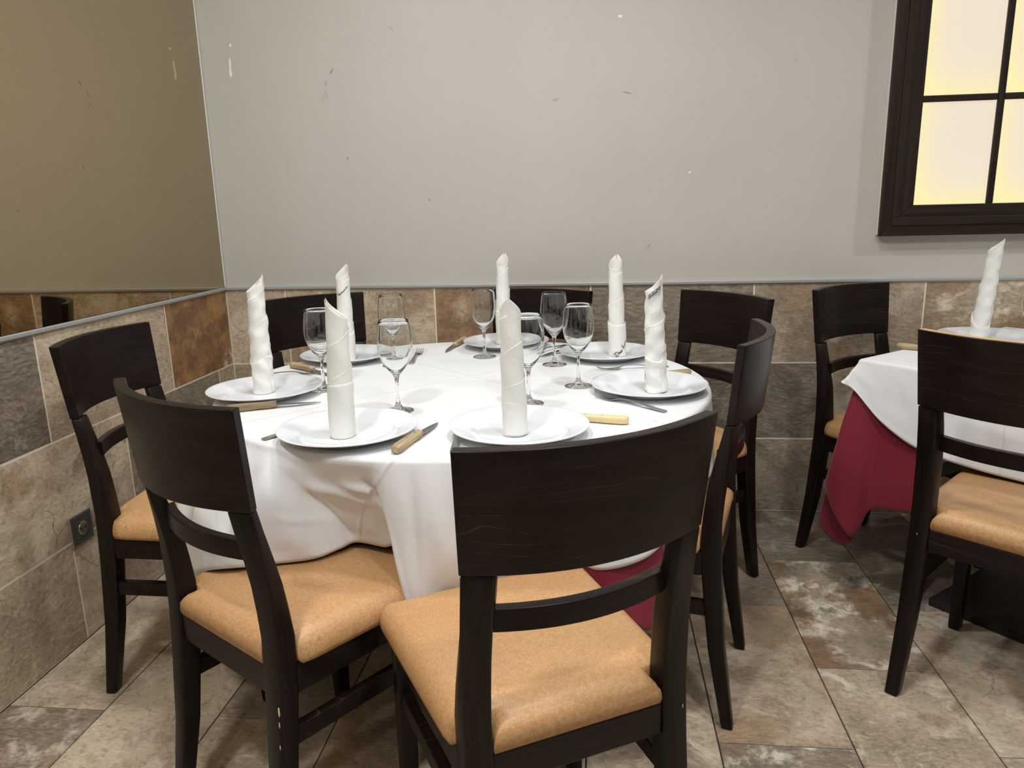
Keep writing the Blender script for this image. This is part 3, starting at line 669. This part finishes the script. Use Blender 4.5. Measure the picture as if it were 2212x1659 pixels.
def wineglass():
    bm = bmesh.new()
    outer = [(0, .0002), (.0355, .0002), (.0365, .0012), (.0362, .0022), (.030, .0038), (.018, .0068), (.0105, .0105), (.0070, .016), (.0050, .026), (.0042, .045), (.0040, .062), (.0047, .076), (.0072, .086), (.0125, .0935),
             (.021, .103), (.030, .117), (.0368, .132), (.0400, .148), (.0408, .160), (.0402, .174), (.0384, .192), (.0362, .208), (.0345, .2168)]
    lip = [(.0341, .2176), (.0336, .2170)]
    inner = [(.0352, .208), (.0374, .192), (.0392, .174), (.0398, .160), (.0390, .148), (.0357, .132), (.0288, .118), (.0196, .1052), (.010, .0975), (.004, .0952), (0, .0948)]
    lathe(bm, outer + lip + inner, 56); return bm
GL = {'G1': (.776, -1.034), 'G2': (.888, -.722), 'G3': (1.036, -1.246), 'G4': (1.148, -.588), 'G5': (1.340, -1.172), 'G6': (1.378, -.711), 'G7': (1.456, -.988), 'G8': (2.766, -.625)}
GLL = {'G1': 'wine glass half hidden behind the napkin at front left', 'G2': 'wine glass standing behind another glass, left of centre', 'G3': 'wine glass at front left, beyond the knife-flanked plate',
       'G4': 'wine glass left of the centre napkins, near pale-handled knife', 'G5': 'wine glass partly hidden behind the cream napkin in front centre', 'G6': 'left of the two wine glasses right of centre, farther back',
       'G7': 'right of the two wine glasses right of centre, nearer fork', 'G8': 'wine glass on the square table at the right picture edge'}
g0 = obj('wine_glass', wineglass(), M_GLASS, smooth=True)
for i, (k, (x, y)) in enumerate(GL.items()):
    g = g0 if i == 0 else dup(g0)
    g.location = (x, y, ZT + 0.0002); tag(g, GLL[k], 'glass', 'stemmed wine glasses')

# ------------------------------------------------------------------ rolled napkins
def napkin(key, loc, H, lean, seed, hand=1, tip_ang=0.0, r=0.0225, cuff_h=0.095, cuff_r=0.027, cuff_slant=0.012, crumple=0.0, label='', top_cut=0.044, turns=3.15, slope=0.074):
    rs = random.Random(seed)
    t = thing('rolled_napkin', label, 'napkin', loc, 0, 'rolled white napkins')
    # rolled sheet: a spiral whose upper edge winds down round the roll
    bm = bmesh.new(); nphi = int(turns*44); nz = 30; grid = []
    ph = [rs.uniform(0, 6.28) for _ in range(6)]
    def axis(z): q = z/H; return Vector((lean[0]*q, lean[1]*q, z))
    for i in range(nphi+1):
        f = i/nphi; phi = f*turns*2*math.pi
        ang = tip_ang + hand*phi
        rr = r*(0.88 + 0.12*f) + 0.0008*phi/6.28
        # upper edge: pointed first wrap, then a helix downwards
        ztop = H - slope*max(0, phi/6.28 - 0.0)
        if phi <= 2*math.pi: ztop = H - top_cut*abs(math.sin(phi/2))**1.15          # obliquely cut tube in the middle
        else: ztop = H - 0.030 - slope*(phi/6.2832 - 1) + 0.003*math.sin(phi*1.7+ph[4])
        ztop = max(ztop, 0.05); z0 = 0.004
        col = []
        for j in range(nz+1):
            q = j/nz; z = z0 + (ztop - z0)*q
            zz = z/H
            rad_ = rr*(1.05 - 0.13*zz) + 0.0007*math.sin(ang*2 + z*70 + ph[0]) + crumple*(0.6*math.sin(ang*3*hand + z*120 + ph[1]) + 0.5*math.sin(z*150+ph[2]+ang))*0.0016
            if q > 0.985: rad_ += 0.0008
            a = axis(z); col.append(bm.verts.new((a.x + rad_*math.cos(ang), a.y + rad_*math.sin(ang), z)))
        grid.append(col)
    for A, B in zip(grid, grid[1:]):
        for j in range(nz): bm.faces.new((A[j], B[j], B[j+1], A[j+1]))
    o = obj('roll', bm, M_NAPKIN, t, smooth=True)
    m = o.modifiers.new('thick', 'SOLIDIFY'); m.thickness = 0.0010; m.offset = 0; m = o.modifiers.new('sub', 'SUBSURF'); m.levels = 1; m.render_levels = 1
    # turned-up cuff round the foot
    bm = bmesh.new(); n = 48; rings = []
    for part, rad0 in (('in', cuff_r-0.0022), ('out', cuff_r)):
        zs = np.linspace(0.001, 1, 14) if part == 'out' else np.linspace(1, 0.02, 8)
        for q in zs:
            ring = []
            for i in range(n):
                a = 2*math.pi*i/n
                zt_ = cuff_h + cuff_slant*math.cos(a - ph[3]) + crumple*0.010*math.sin(2*a+ph[4])
                z = 0.0005 + (zt_)*q
                rr = rad0*(0.965 + 0.05*q) + 0.0006*math.sin(3*a + z*60 + ph[5]) + crumple*0.0022*(math.sin(4*a + z*90 + ph[1])*q + math.sin(z*140 + 2*a))
                if part == 'in': rr = min(rr, rad0*1.02)
                sx = 1.0 + 0.06*math.cos(2*(a-ph[2]))
                ax = axis(z); ring.append((ax.x + rr*sx*math.cos(a), ax.y + rr*math.sin(a), z))
            rings.append((part, q, ring))
    order = [r_[2] for r_ in rings if r_[0] == 'out'] + [r_[2] for r_ in rings if r_[0] == 'in']
    loft(bm, order, cap=False); bmesh.ops.recalc_face_normals(bm, faces=bm.faces)
    obj('cuff', bm, M_NAPKIN, t, smooth=True, subsurf=1)
    return t
def toward_cam(p): return math.atan2(cam.location.y - p[1], cam.location.x - p[0])
NP = [
 ('N1', (.637, -1.096), .311, (.003, .002), 1, dict(hand=-1, tip=1.7, crumple=0.9, cuff_h=.098, cuff_slant=.012, r=.0235, cuff_r=.0275), 'rolled napkin with crumpled cuff on the left rim plate'),
 ('N2', (.975, -1.468), .293, (.005, .002), 5, dict(hand=-1, tip=-1.7, cuff_h=.113, cuff_slant=.003, cuff_r=.0285, r=.0238), 'rolled napkin with tall smooth cuff on the front left plate'),
 ('N3', (1.336, -1.446), .287, (-.006, -.001), 9, dict(hand=-1, tip=-0.15, cuff_h=.072, cuff_slant=.002, cuff_r=.0255, r=.0232), 'cream rolled napkin in front centre, behind nearest chair back'),
 ('N4', (1.652, -1.076), .296, (-.013, .001), 13, dict(hand=-1, tip=1.45, crumple=1.0, cuff_h=.082, cuff_slant=.010, r=.0235, cuff_r=.0265), 'rolled napkin with a grey printed tag near its tip'),
 ('N5', (1.569, -.607), .314, (-.009, 0), 17, dict(hand=-1, tip=2.9, cuff_h=.105, cuff_slant=.007, cuff_r=.0262), 'rolled napkin with dark red lettering low on its cuff'),
 ('N6', (1.186, -.394), .311, (.004, 0), 21, dict(hand=-1, tip=2.8, cuff_h=.115, cuff_slant=.004, cuff_r=.0255), 'rolled napkin at back centre, behind the cream napkin'),
 ('N7', (.721, -.662), .303, (.002, .001), 25, dict(hand=-1, tip=2.3, cuff_h=.09, cuff_slant=.01), 'rolled napkin with dark thread marks, behind front left napkin'),
 ('N8', (2.757, -.324), .327, (.022, -.010), 29, dict(hand=-1, tip=2.0, crumple=0.8, cuff_h=.060, cuff_slant=.022, cuff_r=.0285, r=.0235), 'leaning rolled napkin on the square table, at far right')]
naps = {}
for key, (x, y), H, lean, seed, kw, lab in NP:
    kw = dict(kw); tip = kw.pop('tip')
    naps[key] = napkin(key, (x, y, ZT + 0.0075), H - 0.002, lean, seed, tip_ang=toward_cam((x, y)) + tip, label=lab, **kw)
def strokes(parent, name, polys, px0, halfpx, pyb, scale, R, width, mat, facing, lean=(0, 0), H=0.3):
    # pen strokes given on a flat sheet, wrapped on to the roll
    bm = bmesh.new()
    for poly in polys:
        pts = []
        for (u, v) in poly:
            s = max(-0.97, min(0.97, (u - px0)/halfpx)); a = facing + math.asin(s); z = (pyb - v)*scale
            pts.append(Vector((lean[0]*z/H + R*math.cos(a), lean[1]*z/H + R*math.sin(a), z)))
        for p, q in zip(pts, pts[1:]):
            d = (q-p).normalized(); nrm = Vector((p.x, p.y, 0)).normalized(); sd = d.cross(nrm).normalized()*width/2
            p2, q2 = p - d*width*0.3, q + d*width*0.3
            c = [p2+sd, p2-sd, q2-sd, q2+sd]
            loft(bm, [[tuple(v_) for v_ in c], [tuple(v_ + nrm*0.0008) for v_ in c]])
    bmesh.ops.recalc_face_normals(bm, faces=bm.faces)
    return obj(name, bm, mat, parent)
# hand-stitched lettering "Dau ..." on N5, as far as it shows
N5 = [[(440,1360),(470,1310),(500,1262),(545,1245),(585,1280),(592,1340),(565,1395),(535,1412),(512,1370),(500,1300)],
      [(600,1268),(612,1300),(638,1292),(655,1252),(632,1240),(605,1262)],[(655,1252),(672,1262)],[(652,1205),(668,1240),(692,1222),(676,1160)],[(676,1160),(704,1196)],
      [(688,960),(698,1010),(722,1062),(752,1110)],[(722,1062),(756,1036),(778,985),(772,940)],[(772,940),(784,880),(790,812)]]
strokes(naps['N5'], 'lettering', N5, 555, 262, 1440, 0.00104*0.075, 0.0272, 0.0016, M_THREAD, toward_cam((1.569, -.607)), (-.009, 0), .31)['label'] = 'dark red handwritten-style stitching'
strokes(naps['N4'], 'lettering', [[(-0.99,0),(-0.985,10),(-0.99,22)],[(-0.97,8),(-0.975,16)]], 0, 1, 52, 0.001, 0.0270, 0.002, M_THREAD, toward_cam((1.652, -1.076)), (-.013, 0), .3)
strokes(naps['N7'], 'thread_mark', [[(-.75,4),(-.5,2),(-.25,12),(0,18)],[(0.05,20),(.25,30)],[(.3,33),(.55,42)],[(-.6,3),(-.4,0)]], 0, 1, -345, -0.0006, 0.0243, 0.0020, M_INK, toward_cam((.721, -.662)), (.002, 0), .3)
# grey tag near the tip of N4: two rows of small print, too small to read
def tag_n4():
    f = toward_cam((1.652, -1.076)); R = 0.0236; H = .296
    def P(s, t_, d):   # s along the tag, t across, on a band rising to the right
        a = f + s*1.10 + 0.06; z = 0.250 + s*0.0205 + t_*0.0056
        r_ = R + d; return (-.013*z/H + r_*math.cos(a), r_*math.sin(a), z)
    def patch(name, s0, s1, t0, t1, d, mat, parent, n=10):
        bm = bmesh.new(); rows = [[], []]
        for i in range(n+1):
            s = s0 + (s1-s0)*i/n
            rows[0].append((bm.verts.new(P(s, t0, d)), bm.verts.new(P(s, t0, d+0.0005)))); rows[1].append((bm.verts.new(P(s, t1, d)), bm.verts.new(P(s, t1, d+0.0005))))
        for i in range(n):
            a, b, c, e = rows[0][i], rows[0][i+1], rows[1][i+1], rows[1][i]
            bm.faces.new((a[1], b[1], c[1], e[1])); bm.faces.new((a[0], e[0], c[0], b[0])); bm.faces.new((a[0], b[0], b[1], a[1])); bm.faces.new((e[0], e[1], c[1], c[0]))
        bmesh.ops.recalc_face_normals(bm, faces=bm.faces)
        return obj(name, bm, mat, parent)
    tg = patch('tag', -0.62, 0.66, -1, 1, 0.0010, M_GREYTAG, naps['N4'], 16); tg['label'] = 'grey printed textile tag'
    rs = random.Random(4); bm = bmesh.new()
    for row in (0, 1):
        s = -0.5
        while s < 0.52:
            wd = rs.uniform(.04, .11)
            if rs.random() < .8:
                t0, t1 = (0.12, 0.72) if row == 0 else (-0.78, -0.12)
                vs_ = [bm.verts.new(P(s + a*wd, b, 0.0017)) for a, b in ((0, t0), (1, t0), (1, t1), (0, t1))]; bm.faces.new(vs_)
            s += wd + rs.uniform(.02, .06)
    obj('print', bm, M_INK, tg)
tag_n4()

# ------------------------------------------------------------------ cutlery
def make_knife(mat):
    t = thing('steak_knife', '', 'knife')
    bm = bmesh.new(); n = 14; rings = []
    for x, wy, wz, yo in [(-.118, .0060, .0052, 0), (-.114, .0098, .0085, 0), (-.10, .0108, .0092, 0), (-.075, .0100, .0088, .0006), (-.04, .0086, .0082, 0), (-.015, .0095, .0084, -.0004), (-.003, .0096, .0082, 0), (0, .0085, .0070, 0)]:
        ring = []
        for i in range(n):
            a = 2*math.pi*i/n; e = 0.6
            ring.append((x, yo + wy*math.copysign(abs(math.cos(a))**e, math.cos(a)), 0.0093 + wz*math.copysign(abs(math.sin(a))**e, math.sin(a))))
        rings.append(ring)
    loft(bm, rings); bmesh.ops.recalc_face_normals(bm, faces=bm.faces); obj('handle', bm, mat, t, smooth=True)
    for x in (-.022, -.06):
        bm = bmesh.new(); bmesh.ops.create_cone(bm, segments=10, radius1=.0016, radius2=.0016, depth=.0005, cap_ends=True); r_ = obj('rivet', bm, M_RIVET, t); r_.location = (x, 0, 0.0177)
    bm = bmesh.new(); up = []; lo = []
    for x, yu, yl in [(-.004, .0050, -.0060), (.004, .0058, -.0090), (.03, .0062, -.0096), (.06, .0060, -.0088), (.08, .0048, -.0062), (.095, .0028, -.0026), (.106, .0006, .0002)]:
        z = 0.0088 - (x+.004)/.11*0.0066
        up.append((x, yu, z)); lo.append((x, yl, z))
    out = up + lo[::-1]; th = 0.0011
    loft(bm, [[(x, y, z-th/2) for x, y, z in out], [(x, y, z+th/2) for x, y, z in out]]); bmesh.ops.recalc_face_normals(bm, faces=bm.faces)
    obj('blade', bm, M_BLADE, t); return t
def make_fork():
    t = thing('dinner_fork', '', 'fork')
    def ribbon(name, pts, th, mat, bev=0.0004):
        bm = bmesh.new(); rings = []
        for x, y0, y1, z in pts: rings.append([(x, y0, z), (x, y1, z), (x, y1, z+th), (x, y0, z+th)])
        loft(bm, rings); bmesh.ops.recalc_face_normals(bm, faces=bm.faces); return obj(name, bm, mat, t, bevel=bev)
    ribbon('handle', [(-.122, -.0060, .0060, .0010), (-.120, -.0080, .0080, .0010), (-.10, -.0078, .0078, .0022), (-.07, -.0062, .0062, .0050), (-.03, -.0040, .0040, .0092), (0, -.0032, .0032, .0098), (.015, -.0036, .0036, .0080), (.026, -.0078, .0078, .0042), (.036, -.0118, .0118, .0014), (.046, -.0124, .0124, .0007)], .0018, M_STEEL)
    for k in range(4):
        yc = -.0102 + k*.0068
        ribbon('tine', [(.0455, yc-.0018, yc+.0018, .0007), (.060, yc-.0014, yc+.0014, .0008), (.076, yc-.0012, yc+.0012, .0032), (.088, yc-.0010, yc+.0010, .0078), (.0915, yc-.0004, yc+.0004, .0095)], .0014, M_STEEL, 0.0002)
    return t
def lay(o, handle, tip, L, label, cat, group, z=ZT + 0.0004):
    h, q = Vector(handle), Vector(tip); d = (q - h); a = math.atan2(d.y, d.x)
    back = 0.118 if cat == 'knife' else 0.122
    o.location = (h.x + back*math.cos(a), h.y + back*math.sin(a), z); o.rotation_euler = (0, 0, a); tag(o, label, cat, group); return o
kw_ = make_knife(M_HANDLE)
KN = [('k2', (1.112, -1.568), (1.154, -1.346), 'pale wooden-handled knife between the two front plates', 0), ('k1', (.618, -1.272), (.802, -1.184), 'knife with weathered brown handle at the left plate', 2),
      ('k3', (1.572, -1.346), (1.35, -1.300), 'cream-handled knife right of the front centre plate', 1), ('k7', (.570, -.748), (.745, -.878), 'pale wooden-handled knife by the back left plate', 0),
      ('k6', (1.036, -.300), (1.003, -.545), 'pale wooden-handled knife left of the back centre plate', 0), ('k4', (1.762, -.858), (1.56, -.935), 'knife with pale handle end beyond the right rim plate', 0),
      ('k5', (1.470, -.428), (1.338, -.585), 'dark-looking knife slipped under the back right plate', 0), ('k8', (2.449, -.470), (2.63, -.60), 'pale wooden-handled knife on the square table', 0)]
mats = [M_HANDLE, M_HANDLE_CREAM, M_HANDLE_WORN]; protos = {0: kw_}
used = set()
for nm, hnd, tip, lab, mi in KN:
    if mi not in protos: protos[mi] = make_knife(mats[mi])
    k = protos[mi] if mi not in used else dup(protos[mi]); used.add(mi)
    lay(k, hnd, tip, 0, lab, 'knife', 'steak knives')
f0 = make_fork()
FK = [('f4', (1.660, -1.246), (1.480, -1.085), 'fork lying in front of the plate with tagged napkin'), ('f5', (1.712, -.745), (1.515, -.790), 'fork lying between the two right-hand plates'),
      ('f2', (.805, -1.484), (.925, -1.315), 'fork with only its handle end showing left of front left plate'), ('f3', (1.226, -1.555), (1.206, -1.36), 'fork partly hidden between front centre plate and nearest chair back'),
      ('f6', (1.402, -.392), (1.300, -.565), 'fork at the back, right of the back centre plate'), ('f7', (.935, -.700), (.917, -.51), 'fork with raised tip behind the front left wine glass'), ('f1', (.495, -.884), (.702, -.838), 'fork hidden behind the left rim plate, only tines showing')]
for i, (nm, hnd, tip, lab) in enumerate(FK):
    f = f0 if i == 0 else dup(f0)
    lay(f, hnd, tip, 0, lab, 'fork', 'dinner forks')
